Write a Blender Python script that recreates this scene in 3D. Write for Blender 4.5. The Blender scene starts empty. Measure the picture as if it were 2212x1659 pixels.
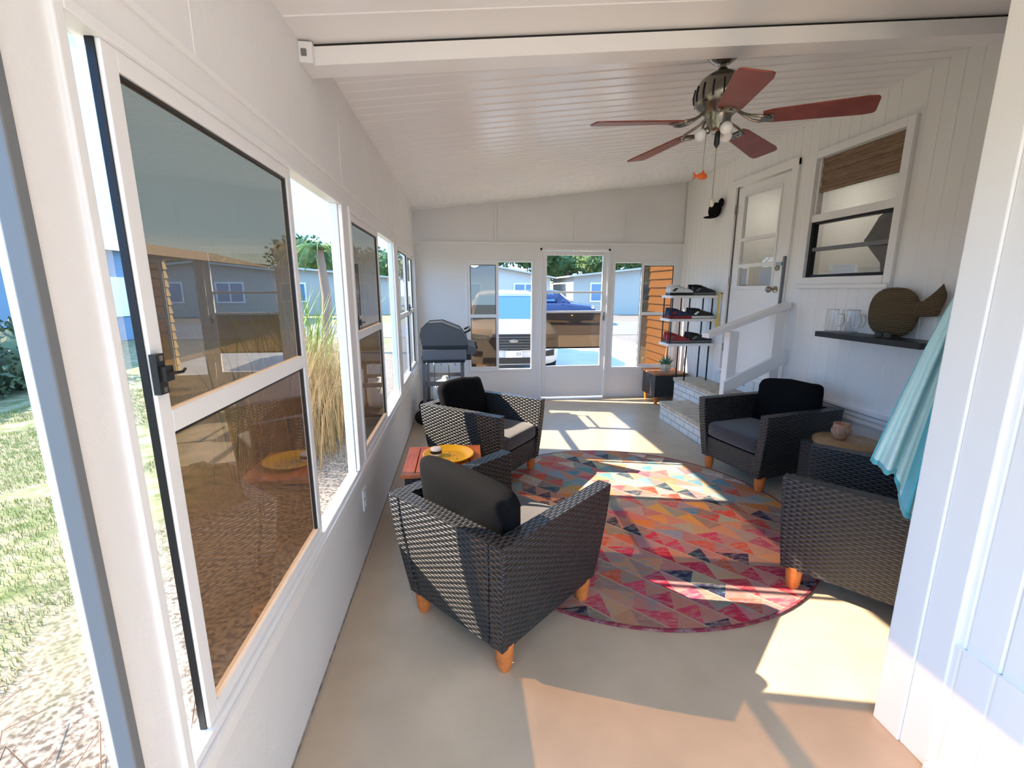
import bpy, math, random
from mathutils import Vector, Matrix, noise
random.seed(7)
D2R=math.pi/180
scene=bpy.context.scene
# ---------------------------------------------------------------- materials
def nt(name):
    m=bpy.data.materials.new(name); m.use_nodes=True
    n=m.node_tree; b=n.nodes['Principled BSDF']
    return m,n,b
def setc(b,key,v):
    if key in b.inputs: b.inputs[key].default_value=v
def rgba(c): return (c[0],c[1],c[2],1)
def mat(name,col,rough=.5,metal=0,var=0.0,vscale=8,bump=0.0,bscale=60,spec=.5,sheen=0,coord='Object',stretch=(1,1,1),col2=None):
    m,n,b=nt(name)
    b.inputs['Base Color'].default_value=rgba(col)
    b.inputs['Roughness'].default_value=rough
    b.inputs['Metallic'].default_value=metal
    setc(b,'Specular IOR Level',spec)
    if sheen: setc(b,'Sheen Weight',sheen)
    tc=n.nodes.new('ShaderNodeTexCoord'); mp=n.nodes.new('ShaderNodeMapping')
    mp.inputs['Scale'].default_value=stretch
    n.links.new(tc.outputs[coord],mp.inputs['Vector'])
    if var>0 or col2:
        nz=n.nodes.new('ShaderNodeTexNoise'); nz.inputs['Scale'].default_value=vscale; nz.inputs['Detail'].default_value=6
        n.links.new(mp.outputs[0],nz.inputs['Vector'])
        cr=n.nodes.new('ShaderNodeValToRGB')
        c2=col2 if col2 else tuple(max(0,c*(1-var)) for c in col)
        c1=col if col2 else tuple(min(1,c*(1+var)) for c in col)
        cr.color_ramp.elements[0].position=.35; cr.color_ramp.elements[1].position=.65
        cr.color_ramp.elements[0].color=rgba(c2); cr.color_ramp.elements[1].color=rgba(c1)
        n.links.new(nz.outputs['Fac'],cr.inputs[0]); n.links.new(cr.outputs[0],b.inputs['Base Color'])
    if bump>0:
        nb=n.nodes.new('ShaderNodeTexNoise'); nb.inputs['Scale'].default_value=bscale; nb.inputs['Detail'].default_value=4
        n.links.new(mp.outputs[0],nb.inputs['Vector'])
        bp=n.nodes.new('ShaderNodeBump'); bp.inputs['Strength'].default_value=bump; bp.inputs['Distance'].default_value=.01
        n.links.new(nb.outputs['Fac'],bp.inputs['Height']); n.links.new(bp.outputs[0],b.inputs['Normal'])
    return m
def M(n,op,a=None,b=None,la=None,lb=None):
    x=n.nodes.new('ShaderNodeMath'); x.operation=op
    if a is not None: x.inputs[0].default_value=a
    if b is not None: x.inputs[1].default_value=b
    if la is not None: n.links.new(la,x.inputs[0])
    if lb is not None: n.links.new(lb,x.inputs[1])
    return x.outputs[0]
def wicker(name,base,pu=.026,pv=.0125):
    m,n,b=nt(name)
    tc=n.nodes.new('ShaderNodeTexCoord'); sp=n.nodes.new('ShaderNodeSeparateXYZ')
    n.links.new(tc.outputs['UV'],sp.inputs[0])
    v=M(n,'DIVIDE',b=pv,la=sp.outputs[1]); u=M(n,'DIVIDE',b=pu,la=sp.outputs[0])
    row=M(n,'FLOOR',la=v); fr=M(n,'FRACT',la=v)
    par=M(n,'MULTIPLY',b=math.pi,la=row)
    uu=M(n,'ADD',la=M(n,'MULTIPLY',b=math.pi,la=u),lb=par)
    w=M(n,'SINE',la=uu)                      # over / under
    w=M(n,'ADD',b=.5,la=M(n,'MULTIPLY',b=.5,la=w))
    rp=M(n,'SINE',la=M(n,'MULTIPLY',b=math.pi,la=fr))
    rp=M(n,'POWER',b=.5,la=rp)
    h=M(n,'MULTIPLY',la=M(n,'ADD',b=.12,la=w),lb=rp)
    bp=n.nodes.new('ShaderNodeBump'); bp.inputs['Strength'].default_value=1; bp.inputs['Distance'].default_value=.005
    n.links.new(h,bp.inputs['Height']); n.links.new(bp.outputs[0],b.inputs['Normal'])
    cr=n.nodes.new('ShaderNodeValToRGB')
    cr.color_ramp.elements[0].position=.12; cr.color_ramp.elements[0].color=(.003,.003,.003,1)
    cr.color_ramp.elements[1].position=.6; cr.color_ramp.elements[1].color=rgba(base)
    n.links.new(h,cr.inputs[0]); n.links.new(cr.outputs[0],b.inputs['Base Color'])
    b.inputs['Roughness'].default_value=.38; setc(b,'Specular IOR Level',.5)
    return m
def glass(name,tint,refl=1.0,rough=0.0,base=0.0,screen=None):
    m=bpy.data.materials.new(name); m.use_nodes=True; n=m.node_tree; n.nodes.clear()
    o=n.nodes.new('ShaderNodeOutputMaterial'); t=n.nodes.new('ShaderNodeBsdfTransparent'); g=n.nodes.new('ShaderNodeBsdfGlossy')
    t.inputs[0].default_value=rgba(tint); g.inputs['Roughness'].default_value=rough
    lw=n.nodes.new('ShaderNodeLayerWeight'); lw.inputs[0].default_value=.5
    f=M(n,'ADD',b=.04+base,la=M(n,'MULTIPLY',b=refl,la=M(n,'POWER',b=4.0,la=lw.outputs['Facing'])))
    f=M(n,'MINIMUM',b=1.0,la=f)
    mx=n.nodes.new('ShaderNodeMixShader'); n.links.new(f,mx.inputs[0])
    src=t.outputs[0]
    if screen:   # woven solar screen / film: part open, part brown thread
        df=n.nodes.new('ShaderNodeBsdfDiffuse'); df.inputs[0].default_value=rgba(screen[1]); m2=n.nodes.new('ShaderNodeMixShader'); m2.inputs[0].default_value=screen[0]
        n.links.new(t.outputs[0],m2.inputs[1]); n.links.new(df.outputs[0],m2.inputs[2]); src=m2.outputs[0]
    n.links.new(src,mx.inputs[1]); n.links.new(g.outputs[0],mx.inputs[2]); n.links.new(mx.outputs[0],o.inputs[0])
    return m
def wood(name,c1,c2,scale=1,axis=(1,8,8),rough=.45):
    m,n,b=nt(name)
    tc=n.nodes.new('ShaderNodeTexCoord'); mp=n.nodes.new('ShaderNodeMapping'); mp.inputs['Scale'].default_value=[a*scale for a in axis]
    n.links.new(tc.outputs['Object'],mp.inputs[0])
    nz=n.nodes.new('ShaderNodeTexNoise'); nz.inputs['Scale'].default_value=6; nz.inputs['Detail'].default_value=8; nz.inputs['Distortion'].default_value=.6
    n.links.new(mp.outputs[0],nz.inputs['Vector'])
    cr=n.nodes.new('ShaderNodeValToRGB'); cr.color_ramp.elements[0].position=.3; cr.color_ramp.elements[1].position=.7
    cr.color_ramp.elements[0].color=rgba(c1); cr.color_ramp.elements[1].color=rgba(c2)
    n.links.new(nz.outputs['Fac'],cr.inputs[0]); n.links.new(cr.outputs[0],b.inputs['Base Color']); b.inputs['Roughness'].default_value=rough
    return m
WHITE=mat('white_wall_paint',(.83,.825,.82),.5,bump=.15,bscale=30,var=.015,vscale=3)
TRIM=mat('white_trim_paint',(.87,.86,.85),.35)
PANEL=mat('white_panel_paint',(.89,.88,.86),.4,bump=.05,bscale=20)
CEIL=mat('white_ceiling_metal',(.91,.90,.89),.26,bump=.04,bscale=5)
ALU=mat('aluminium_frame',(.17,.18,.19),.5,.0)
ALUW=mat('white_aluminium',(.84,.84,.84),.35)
FLOOR=mat('painted_concrete',(.54,.425,.31),.36,var=.06,vscale=5,bump=.08,bscale=25)
BLACK=mat('black_plastic',(.01,.01,.01),.4)
BLACKM=mat('black_metal',(.02,.02,.022),.35,.5)
RUBBER=mat('black_rubber',(.015,.015,.015),.8)
WICK=wicker('black_wicker',(.045,.045,.049))
FAB=mat('charcoal_fabric',(.045,.042,.05),.95,bump=.3,bscale=400,sheen=.35,spec=.2)
FABB=mat('black_fabric',(.006,.006,.007),.95,bump=.3,bscale=300,spec=.1)
LEG=wood('orange_leg_wood',(.60,.15,.035),(.78,.24,.06))
TOPW=wood('acacia_table_top',(.42,.09,.03),(.68,.19,.06),axis=(8,1,8))
TOPW2=wood('brown_table_top',(.30,.10,.04),(.50,.20,.09),axis=(1,8,8))
SLAB=wood('pale_wood_slab',(.26,.15,.07),(.42,.27,.14),axis=(3,8,8))
BLADE=wood('cherry_blade_wood',(.19,.035,.02),(.28,.055,.03),axis=(2,2,2),rough=.35)
NICKEL=mat('brushed_nickel',(.30,.28,.24),.25,1.0)
BULB=mat('frosted_bulb',(.9,.9,.88),.25)
TINT=glass('bronze_solar_screen',(.62,.36,.19),.9,base=.05,screen=(.74,(.105,.078,.062)))
LIGHTT=glass('dusty_glass',(.80,.83,.85),.8)
MUGG=glass('drinking_glass',(.93,.95,.96),1.0,base=.05)
DARKG=glass('house_window_glass',(.82,.84,.84),.9,base=.12)
GRIME=mat('wall_base_grime',(.30,.26,.22),.9,var=.4,vscale=30)
# ---------------------------------------------------------------- mesh builder
class MB:
    def __init__(s): s.v=[];s.f=[];s.m=[];s.sm=[];s.mats=[];s.T=Matrix.Identity(4)
    def mi(s,mt):
        if mt not in s.mats: s.mats.append(mt)
        return s.mats.index(mt)
    def add(s,vs,fs,mt,smooth=False,T=None):
        b=len(s.v); X=s.T@T if T is not None else s.T
        s.v+= [tuple(X@Vector(p)) for p in vs]
        k=s.mi(mt)
        for f in fs: s.f.append([b+i for i in f]); s.m.append(k); s.sm.append(smooth)
    def box(s,a,b,mt,T=None):
        x0,x1=sorted((a[0],b[0]));y0,y1=sorted((a[1],b[1]));z0,z1=sorted((a[2],b[2]))
        vs=[(x0,y0,z0),(x1,y0,z0),(x1,y1,z0),(x0,y1,z0),(x0,y0,z1),(x1,y0,z1),(x1,y1,z1),(x0,y1,z1)]
        s.add(vs,[(0,3,2,1),(4,5,6,7),(0,1,5,4),(1,2,6,5),(2,3,7,6),(3,0,4,7)],mt,T=T)
    def loft(s,rings,mt,smooth=True,cap=True,T=None):
        n=len(rings[0]); vs=[p for r in rings for p in r]; fs=[]
        for i in range(len(rings)-1):
            for j in range(n): 
                k=(j+1)%n; fs.append((i*n+j,i*n+k,(i+1)*n+k,(i+1)*n+j))
        s.add(vs,fs,mt,smooth,T)
        if cap:
            s.add(rings[0],[tuple(range(n))[::-1]],mt,False,T); s.add(rings[-1],[tuple(range(n))],mt,False,T)
    def lathe(s,prof,c,mt,seg=24,T=None,cap=True,smooth=True):
        rings=[[(c[0]+r*math.cos(2*math.pi*i/seg),c[1]+r*math.sin(2*math.pi*i/seg),c[2]+z) for i in range(seg)] for r,z in prof]
        s.loft(rings,mt,smooth,cap,T)
    def tube(s,pts,r,mt,seg=8,T=None):
        pts=[Vector(p) for p in pts]; rr=r if isinstance(r,(list,tuple)) else [r]*len(pts); rings=[]
        up=Vector((0,0,1))
        for i,p in enumerate(pts):
            d=(pts[min(i+1,len(pts)-1)]-pts[max(i-1,0)]).normalized()
            a=d.cross(up if abs(d.z)<.95 else Vector((1,0,0))).normalized(); b=d.cross(a)
            rings.append([tuple(p+rr[i]*(math.cos(2*math.pi*k/seg)*a+math.sin(2*math.pi*k/seg)*b)) for k in range(seg)])
        s.loft(rings,mt,True,True,T)
    def sq(s,c,rad,mt,e1=1,e2=1,nu=28,nv=14,T=None,jit=0):
        def sp(x,e): return math.copysign(abs(x)**e,x)
        vs=[];fs=[]
        for i in range(nv+1):
            a=-math.pi/2+math.pi*i/nv
            for j in range(nu):
                b=2*math.pi*j/nu
                p=Vector((rad[0]*sp(math.cos(a),e1)*sp(math.cos(b),e2),rad[1]*sp(math.cos(a),e1)*sp(math.sin(b),e2),rad[2]*sp(math.sin(a),e1)))
                if jit: p+= p.normalized()*jit*noise.noise(p*7+Vector(c)*3)
                vs.append(tuple(p+Vector(c)))
        for i in range(nv):
            for j in range(nu):
                k=(j+1)%nu; fs.append((i*nu+j,i*nu+k,(i+1)*nu+k,(i+1)*nu+j))
        s.add(vs,fs,mt,True,T)
    def prism(s,poly,axis,lo,hi,mt,T=None,smooth=False):
        def P(q,h):
            if axis=='y': return (q[0],h,q[1])
            if axis=='x': return (h,q[0],q[1])
            return (q[0],q[1],h)
        s.loft([[P(q,lo) for q in poly],[P(q,hi) for q in poly]],mt,smooth,True,T)
    def mesh(s,name):
        me=bpy.data.meshes.new(name); me.from_pydata(s.v,[],s.f)
        for mt in s.mats: me.materials.append(mt)
        uv=me.uv_layers.new(name='UVMap')
        for p in me.polygons:
            p.material_index=s.m[p.index]; p.use_smooth=s.sm[p.index]
            n=p.normal; ax=max(range(3),key=lambda i:abs(n[i]))
            if ax!=2:
                ax=0 if abs(n[0])>abs(n[1]) else 1
            for li in p.loop_indices:
                c=me.vertices[me.loops[li].vertex_index].co
                uv.data[li].uv=((c.y,c.z) if ax==0 else (c.x,c.z) if ax==1 else (c.x,c.y))
        me.update(); return me
    def obj(s,name,parent=None,bevel=0,loc=None,rot=0,me=None):
        me=me or s.mesh(name); o=bpy.data.objects.new(name,me); scene.collection.objects.link(o)
        if loc: o.location=loc
        if rot: o.rotation_euler[2]=rot
        if parent: o.parent=parent
        if bevel:
            bm=o.modifiers.new('bevel','BEVEL'); bm.width=bevel; bm.segments=2; bm.limit_method='ANGLE'; bm.angle_limit=40*D2R
        return o
def empty(name,loc=(0,0,0)):
    e=bpy.data.objects.new(name,None); e.empty_display_size=.05; e.location=loc; scene.collection.objects.link(e); return e
XL,XR,YE=-.57,3.02,6.15
YB=-1.6
WT=.045
def cz(x): return 2.47+.118*(x+.57)
def cn(x): return 2.395+.09*(x+.53)
# ---------------------------------------------------------------- walls
def wall_boxes(mb,a0,a1,z0,z1,holes,P,n0,n1,mt):
    ys=sorted(set([a0,a1]+[h for q in holes for h in q[:2]]))
    for i in range(len(ys)-1):
        a,b=ys[i],ys[i+1]; m=(a+b)/2
        hs=sorted([(q[2],q[3]) for q in holes if q[0]<m<q[1]]); z=z0
        for h0,h1 in hs:
            if h0>z: mb.box(P(a,n0,z),P(b,n1,h0),mt)
            z=h1
        if z<z1: mb.box(P(a,n0,z),P(b,n1,z1),mt)
PL=lambda a,n,z:(XL+n,a,z)
PE=lambda a,n,z:(a,YE-n,z)
SILL,HEAD=.53,1.92
LW=[(-1.4,.705,.30,HEAD),(.80,2.42,SILL,HEAD),(2.56,4.19,SILL,HEAD),(4.35,5.97,SILL,HEAD)]
mb=MB(); wall_boxes(mb,YB,YE,0,2.5,LW,PL,-WT,0,WHITE)
mb.obj('wall_left')
mb=MB()
wall_boxes(mb,XL-.08,XR+.1,0,2.09,[(.06,.97,.40,1.88),(1.05,2.0,0,2.03),(2.05,2.97,.40,1.88)],PE,-.06,0,WHITE)
mb.prism([(XL-.08,2.09),(XR+.1,2.09),(XR+.1,cz(XR)+.05),(XL-.08,cz(XL)+.05)],'y',YE+.012,YE+.08,WHITE)
mb.obj('wall_end')
def grooved(mb,a0,a1,z0,z1f,holes,fn,mt,sp=.1,g=.012,d=.006):
    br=[(a0,0)]; a=a0+sp
    while a<a1-g:
        br+=[(a-g/2,0),(a,d),(a+g/2,0)]; a+=sp
    br.append((a1,0)); hb=sorted(set(h for q in holes for h in q[:2]))
    for h in hb:
        br=[q for q in br if abs(q[0]-h)>g]; br.append((h,0))
    br.sort()
    for i in range(len(br)-1):
        (a,da),(b,db)=br[i],br[i+1]; m=(a+b)/2
        z=z0; segs=[]
        for h0,h1 in sorted([(q[2],q[3]) for q in holes if q[0]<m<q[1]]):
            segs.append((z,z,h0,h0)); z=h1
        segs.append((z,z,z1f(a),z1f(b)))
        for s0,s1,t0,t1 in segs:
            mb.add([fn(a,da,s0),fn(b,db,s1),fn(b,db,t1),fn(a,da,t0)],[(0,1,2,3)],mt)
RWH=[(3.03,3.82,1.60,2.57),(4.12,4.98,.60,2.58)]
mb=MB(); grooved(mb,1.1,YE,0,lambda a:cz(XR)+.03,RWH,lambda a,d,z:(XR+d,a,z),PANEL,sp=.102,d=.005)
mb.box((XR+.03,1.1,0),(XR+.07,3.0,2.95),WHITE);mb.box((XR+.03,3.85,0),(XR+.07,4.1,2.95),WHITE);mb.box((XR+.03,5.0,0),(XR+.07,6.2,2.95),WHITE)
mb.obj('wall_right')
mb=MB(); 
for z,w,h in ((.50,.03,.03),(.54,.02,.03),(.58,.035,.025),(0,.015,.12)): mb.box((XR-w,1.2,z),(XR+.001,3.88,z+h),TRIM)
mb.obj('trim_1',bevel=.004)
INT=mat('house_interior_paint',(.46,.45,.43),.8)
mb=MB(); mb.box((XR+1.4,2.0,0),(XR+1.45,5.6,2.95),INT); mb.obj('wall_house_back')
mb=MB(); mb.box((XR+.1,1.95,0),(XR+1.4,2.0,2.95),INT); mb.obj('wall_house_side')
mb=MB(); mb.box((XR+.1,5.6,0),(XR+1.4,5.65,2.95),INT); mb.obj('wall_house_side_far')
mb=MB(); mb.box((XR+.1,2.0,.5),(XR+1.4,5.6,.55),INT); mb.obj('floor_house')
mb=MB(); mb.box((XR+.05,1.2,2.92),(XR+1.5,6.2,2.97),INT); mb.obj('ceiling_house')
# partition close to camera on the right
mb=MB(); XP=1.45
grooved(mb,YB,1.12,.455,lambda a:cn(XP)+.2,[],lambda a,d,z:(XP+.012+d,a,z),PANEL,sp=.09,d=.004)
grooved(mb,YB,1.12,0,lambda a:.455,[],lambda a,d,z:(XP+d*.3,a,z),PANEL,sp=.09,d=.004)
mb.add([(XP,YB,.455),(XP+.013,YB,.455),(XP+.013,1.12,.455),(XP,1.12,.455)],[(0,1,2,3)],PANEL)
mb.box((XP+.03,YB,0),(XP+.07,1.15,2.75),PANEL)
mb.box((XP+.02,1.13,0),(XR+.1,1.20,2.95),WHITE)
mb.obj('wall_partition')
mb=MB(); mb.box((XP-.012,1.12,0),(XP+.06,1.215,2.75),TRIM); mb.box((XP-.02,YB,0),(XP+.02,1.03,.03),TRIM); mb.box((XP-.005,1.03,0),(XP+.02,1.12,2.75),TRIM)
mb.obj('trim_2',bevel=.004)
PBk=lambda a,n,z:(a,YB-n,z)
mb=MB(); wall_boxes(mb,XL-.08,XP+.05,0,2.7,[(-.45,1.35,.05,2.2)],PBk,0,.08,WHITE); mb.obj('wall_back')
mb=MB(); mb.box((XL-.08,YB,-.06),(XR+.1,YE+.08,0),FLOOR); mb.obj('floor')
mb=MB()
y=2.1; ys=[(2.02,0)]
while y<YE+.08: ys+=[(y-.006,0),(y,.0045),(y+.006,0)]; y+=.105
ys.append((YE+.08,0))
for i in range(len(ys)-1):
    (a,da),(b,db)=ys[i],ys[i+1]
    mb.add([(XL-.08,a,cz(XL-.08)-da),(XR+.08,a,cz(XR+.08)-da),(XR+.08,b,cz(XR+.08)-db),(XL-.08,b,cz(XL-.08)-db)],[(0,1,2,3)],CEIL)
mb.prism([(XL-.08,cz(XL-.08)+.03),(XR+.2,cz(XR+.2)+.03),(XR+.2,cz(XR+.2)+.09),(XL-.3,cz(XL-.3)+.09),(XL-.3,cz(XL-.3)+.03)],'y',2.0,YE+.3,CEIL)
ys=[(YB-.1,0)];y=YB
while y<1.98: ys+=[(y-.004,0),(y,.003),(y+.004,0)]; y+=.31
ys.append((2.02,0))
for i in range(len(ys)-1):
    (a,da),(b,db)=ys[i],ys[i+1]
    mb.add([(XL-.08,a,cn(XL-.08)-da),(XR+.08,a,cn(XR+.08)-da),(XR+.08,b,cn(XR+.08)-db),(XL-.08,b,cn(XL-.08)-db)],[(0,1,2,3)],CEIL)
mb.prism([(XL-.3,cz(XL-.3)+.03),(XR+.2,cz(XR+.2)+.03),(XR+.2,cz(XR+.2)+.09),(XL-.3,cz(XL-.3)+.09)],'y',YB-.2,2.0,CEIL)
mb.obj('ceiling')
mb=MB()
def bz(x,o): return cn(x)+o
mb.prism([(XL,bz(XL,-.075)),(XR,bz(XR,-.075)),(XR,bz(XR,-.012)),(XL,bz(XL,-.012))],'y',1.985,2.09,TRIM)
mb.prism([(XL,bz(XL,-.012)),(XR,bz(XR,-.012)),(XR,cz(XR)),(XL,cz(XL))],'y',2.02,2.06,TRIM)
mb.prism([(XL,bz(XL,-.012)),(XR,bz(XR,-.012)),(XR,bz(XR,0)),(XL,bz(XL,0))],'y',1.995,2.02,BLACK)  # black strip stands in for the shadow gap above the beam
mb.box((XL,1.95,2.315),(XL+.05,1.985,2.385),ALUW); mb.box((XL+.01,1.945,2.335),(XL+.03,1.951,2.36),ALU)
mb.obj('ceiling_beam',bevel=.004)
mb=MB(); mb.box((XL,YB,1.985),(XL+.006,YE,2.0),TRIM); mb.box((XL,.72,SILL-.04),(XL+.02,YE,SILL-.0),TRIM); mb.box((XL,YB,0),(XL+.004,YE,.009),GRIME)
for y in (1.2,2.48,4.27): mb.box((XL,y,2.0),(XL+.0015,y+.04,2.5),WHITE)
mb.obj('trim_3')
mb=MB(); mb.box((XL,YE-.015,2.075),(XR,YE,2.10),TRIM)
for x in (.45,1.5,2.2): mb.box((x,YE-.004,2.1),(x+.03,YE,2.5),WHITE)
mb.obj('trim_4')
# ---------------------------------------------------------------- windows
def unit(name,P,a0,a1,z0,z1,sashes,divs=(),fw=.03,frame=ALUW,d0=-.042,d1=.010,panes=()):
    e=empty(name)
    f=MB()
    f.box(P(a0,d0,z0),P(a0+fw,d1,z1),frame); f.box(P(a1-fw,d0,z0),P(a1,d1,z1),frame)
    f.box(P(a0+fw,d0,z0),P(a1-fw,d1,z0+fw),frame); f.box(P(a0+fw,d0,z1-fw),P(a1-fw,d1,z1),frame)
    for d in divs: f.box(P(d-.012,-.04,z0+fw),P(d+.012,0,z1-fw),frame)
    f.obj('frame',e,bevel=.003)
    for i,(s0,s1,n,g,rails) in enumerate(sashes):
        s=MB(); w=.036; zb,zt=z0+fw,z1-fw
        s.box(P(s0,n-.011,zb),P(s0+w,n+.011,zt),ALUW); s.box(P(s1-w,n-.011,zb),P(s1,n+.011,zt),ALUW)
        s.box(P(s0+w,n-.011,zb),P(s1-w,n+.011,zb+w),ALUW); s.box(P(s0+w,n-.011,zt-w),P(s1-w,n+.011,zt),ALUW)
        for r in rails: s.box(P(s0+w,n-.011,r-.022),P(s1-w,n+.011,r+.022),ALUW)
        for q0,q1 in ((zb+w,(rails[0]-.022) if rails else zt-w),)+(((rails[0]+.022,zt-w),) if rails else ()):
            s.box(P(s0+w,n-.006,q0),P(s0+w+.008,n+.006,q1),BLACK); s.box(P(s1-w-.008,n-.006,q0),P(s1-w,n+.006,q1),BLACK)
            s.box(P(s0+w,n-.006,q1-.008),P(s1-w,n+.006,q1),BLACK)
        if i==0: s.box(P(s0-.003,n-.011,zb),P(s0,n+.004,zt),BLACKM)
        s.obj('sash_%d'%(i+1),e,bevel=.002)
        gg=MB(); gg.add([P(s0+w,n,zb+w),P(s1-w,n,zb+w),P(s1-w,n,zt-w),P(s0+w,n,zt-w)],[(0,1,2,3)],g); gg.obj('glass_%d'%(i+1),e)
    for i,(s0,s1,n,g) in enumerate(panes):
        gg=MB(); gg.add([P(s0,n,z0+fw),P(s1,n,z0+fw),P(s1,n,z1-fw),P(s0,n,z1-fw)],[(0,1,2,3)],g); gg.obj('pane_%d'%(i+1),e)
    return e
def latch(e,P,a,z,n=.012):
    l=MB(); l.box(P(a-.012,n,z-.038),P(a+.012,n+.012,z+.038),BLACK); l.box(P(a-.006,n+.012,z-.014),P(a+.018,n+.022,z+.014),BLACK)
    l.tube([P(a+.006,n+.02,z),P(a+.025,n+.034,z),P(a+.04,n+.03,z+.003)],.003,BLACK,6)
    for q in (-.03,.03): l.box(P(a-.005,n+.010,z+q-.005),P(a+.005,n+.014,z+q+.005),NICKEL)
    l.obj('latch',e)
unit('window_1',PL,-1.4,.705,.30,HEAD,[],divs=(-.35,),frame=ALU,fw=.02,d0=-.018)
e=unit('window_2',PL,.80,2.42,SILL,HEAD,[(.90,1.74,-.010,TINT,[1.245])],divs=(2.36,),fw=.022,panes=((.822,.90,-.034,LIGHTT),)); latch(e,PL,.905,1.345,.001)
e=unit('window_3',PL,2.56,4.19,SILL,HEAD,[(2.59,3.42,-.010,TINT,[1.245])],divs=(4.12,)); latch(e,PL,2.61,1.32,.001)
e=unit('window_4',PL,4.35,5.97,SILL,HEAD,[(4.38,5.19,-.010,LIGHTT,[1.245]),(5.17,5.94,-.032,LIGHTT,[1.245])]); latch(e,PL,5.17,1.30,.001)
unit('window_5',PE,.06,.97,.40,1.88,[(.09,.50,-.010,TINT,[1.15])])
unit('window_6',PE,2.05,2.97,.40,1.88,[(2.45,2.94,-.010,TINT,[1.17])])
e=empty('door_1'); s=MB()
a0,a1=1.05,2.0
s.box(PE(a0,-.05,0),PE(a0+.03,.02,2.03),TRIM); s.box(PE(a1-.03,-.05,0),PE(a1,.02,2.03),TRIM); s.box(PE(a0,-.05,2.0),PE(a1,.02,2.03),TRIM)
s.obj('door_frame',e,bevel=.003); s=MB()
s.box(PE(1.085,-.03,.02),PE(1.145,.0,1.995),ALUW); s.box(PE(1.905,-.03,.02),PE(1.965,.0,1.995),ALUW)
s.box(PE(1.145,-.03,1.94),PE(1.905,0,1.995),ALUW); s.box(PE(1.145,-.03,.02),PE(1.905,0,.46),ALUW)
for z in (1.46,1.20): s.box(PE(1.145,-.03,z-.014),PE(1.905,0,z+.014),ALUW)
s.box(PE(1.145,-.02,.70),PE(1.905,-.008,.72),BLACK)
s.box(PE(1.93,0,1.08),PE(1.95,.02,1.2),ALU); s.tube([PE(1.94,.0,1.14),PE(1.94,.05,1.14),PE(1.90,.055,1.14)],.008,ALU)
s.obj('door_leaf',e,bevel=.003)
s=MB(); s.add([PE(1.145,-.015,.72),PE(1.905,-.015,.72),PE(1.905,-.015,1.19),PE(1.145,-.015,1.19)],[(0,1,2,3)],TINT); s.obj('door_glass',e)
PR=lambda a,n,z:(XR-n,a,z)
e=empty('door_2'); s=MB()
s.box(PR(4.04,-.0,.55),PR(4.12,.025,2.64),TRIM); s.box(PR(4.98,0,.55),PR(5.05,.025,2.64),TRIM); s.box(PR(4.04,0,2.58),PR(5.05,.028,2.65),TRIM)
s.box(PR(4.12,-.1,.57),PR(4.98,.03,.60),TRIM)
s.obj('door_casing',e,bevel=.003); s=MB()
w0,w1,z0,z1=4.14,4.96,.60,2.56
s.box(PR(w0,-.04,z0),PR(w1,-.005,1.50),TRIM); s.box(PR(w0,-.04,1.50),PR(w0+.12,-.005,z1),TRIM); s.box(PR(w1-.12,-.04,1.50),PR(w1,-.005,z1),TRIM); s.box(PR(w0+.12,-.04,2.46),PR(w1-.12,-.005,z1),TRIM)
for z in (1.50,1.73,2.0): s.box(PR(w0+.12,-.03,z),PR(w1-.12,.003,z+.035),TRIM)
for a,b,c,d in ((w0+.11,w0+.13,1.5,2.47),(w1-.13,w1-.11,1.5,2.47)): s.box(PR(a,-.03,c),PR(b,.005,d),TRIM)
s.box(PR(w0+.12,.003,2.46),PR(w1-.12,.006,2.475),TRIM)
s.lathe([(.001,0),(.03,.0),(.03,.012),(.012,.02),(.012,.045),(.03,.06),(.032,.08),(.02,.095),(.001,.097)],(0,0,0),NICKEL,16,T=Matrix.Translation((XR+.005,4.20,1.50))@Matrix.Rotation(-90*D2R,4,'Y'))
s.lathe([(.001,0),(.026,.0),(.026,.015),(.012,.02),(.001,.022)],(0,0,0),NICKEL,16,T=Matrix.Translation((XR+.005,4.20,1.70))@Matrix.Rotation(-90*D2R,4,'Y'))
for z in (.8,1.55,2.3): s.box(PR(4.955,-.01,z),PR(4.985,.012,z+.09),NICKEL)
s.box(PR(4.08,.02,1.72),PR(4.16,.05,1.75),NICKEL); s.box(PR(4.05,.028,1.35),PR(4.07,.05,1.8),ALU)
s.obj('door_leaf',e,bevel=.002)
s=MB(); s.add([PR(w0+.12,-.02,1.5),PR(w1-.12,-.02,1.5),PR(w1-.12,-.02,2.46),PR(w0+.12,-.02,2.46)],[(0,1,2,3)],DARKG); s.obj('door_glass',e)
e=empty('window_7'); s=MB()
y0,y1,z0,z1=2.97,3.88,1.54,2.63
s.box(PR(y0,0,z0),PR(y0+.06,.03,z1),TRIM); s.box(PR(y1-.06,0,z0),PR(y1,.03,z1),TRIM); s.box(PR(y0+.06,0,z1-.06),PR(y1-.06,.03,z1),TRIM); s.box(PR(y0+.06,0,z0),PR(y1-.06,.035,z0+.06),TRIM)
s.box(PR(y0,0,z0-.03),PR(y1,.05,z0),TRIM)
yi0,yi1=3.03,3.82
for z in (2.09,): s.box(PR(yi0,-.05,z-.03),PR(yi1,.01,z+.03),TRIM)
for a in (yi0,yi1-.025): s.box(PR(a,-.05,2.1),PR(a+.025,0,2.57),TRIM); s.box(PR(a,-.05,1.6),PR(a+.025,0,2.06),BLACKM)
s.box(PR(yi0,-.05,1.82),PR(yi1,-.01,1.85),ALU); s.box(PR(yi0,-.05,1.6),PR(yi1,-.005,1.625),BLACKM); s.box(PR(yi0,-.05,2.04),PR(yi1,-.005,2.06),BLACKM)
s.obj('window_frame',e,bevel=.003)
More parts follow.
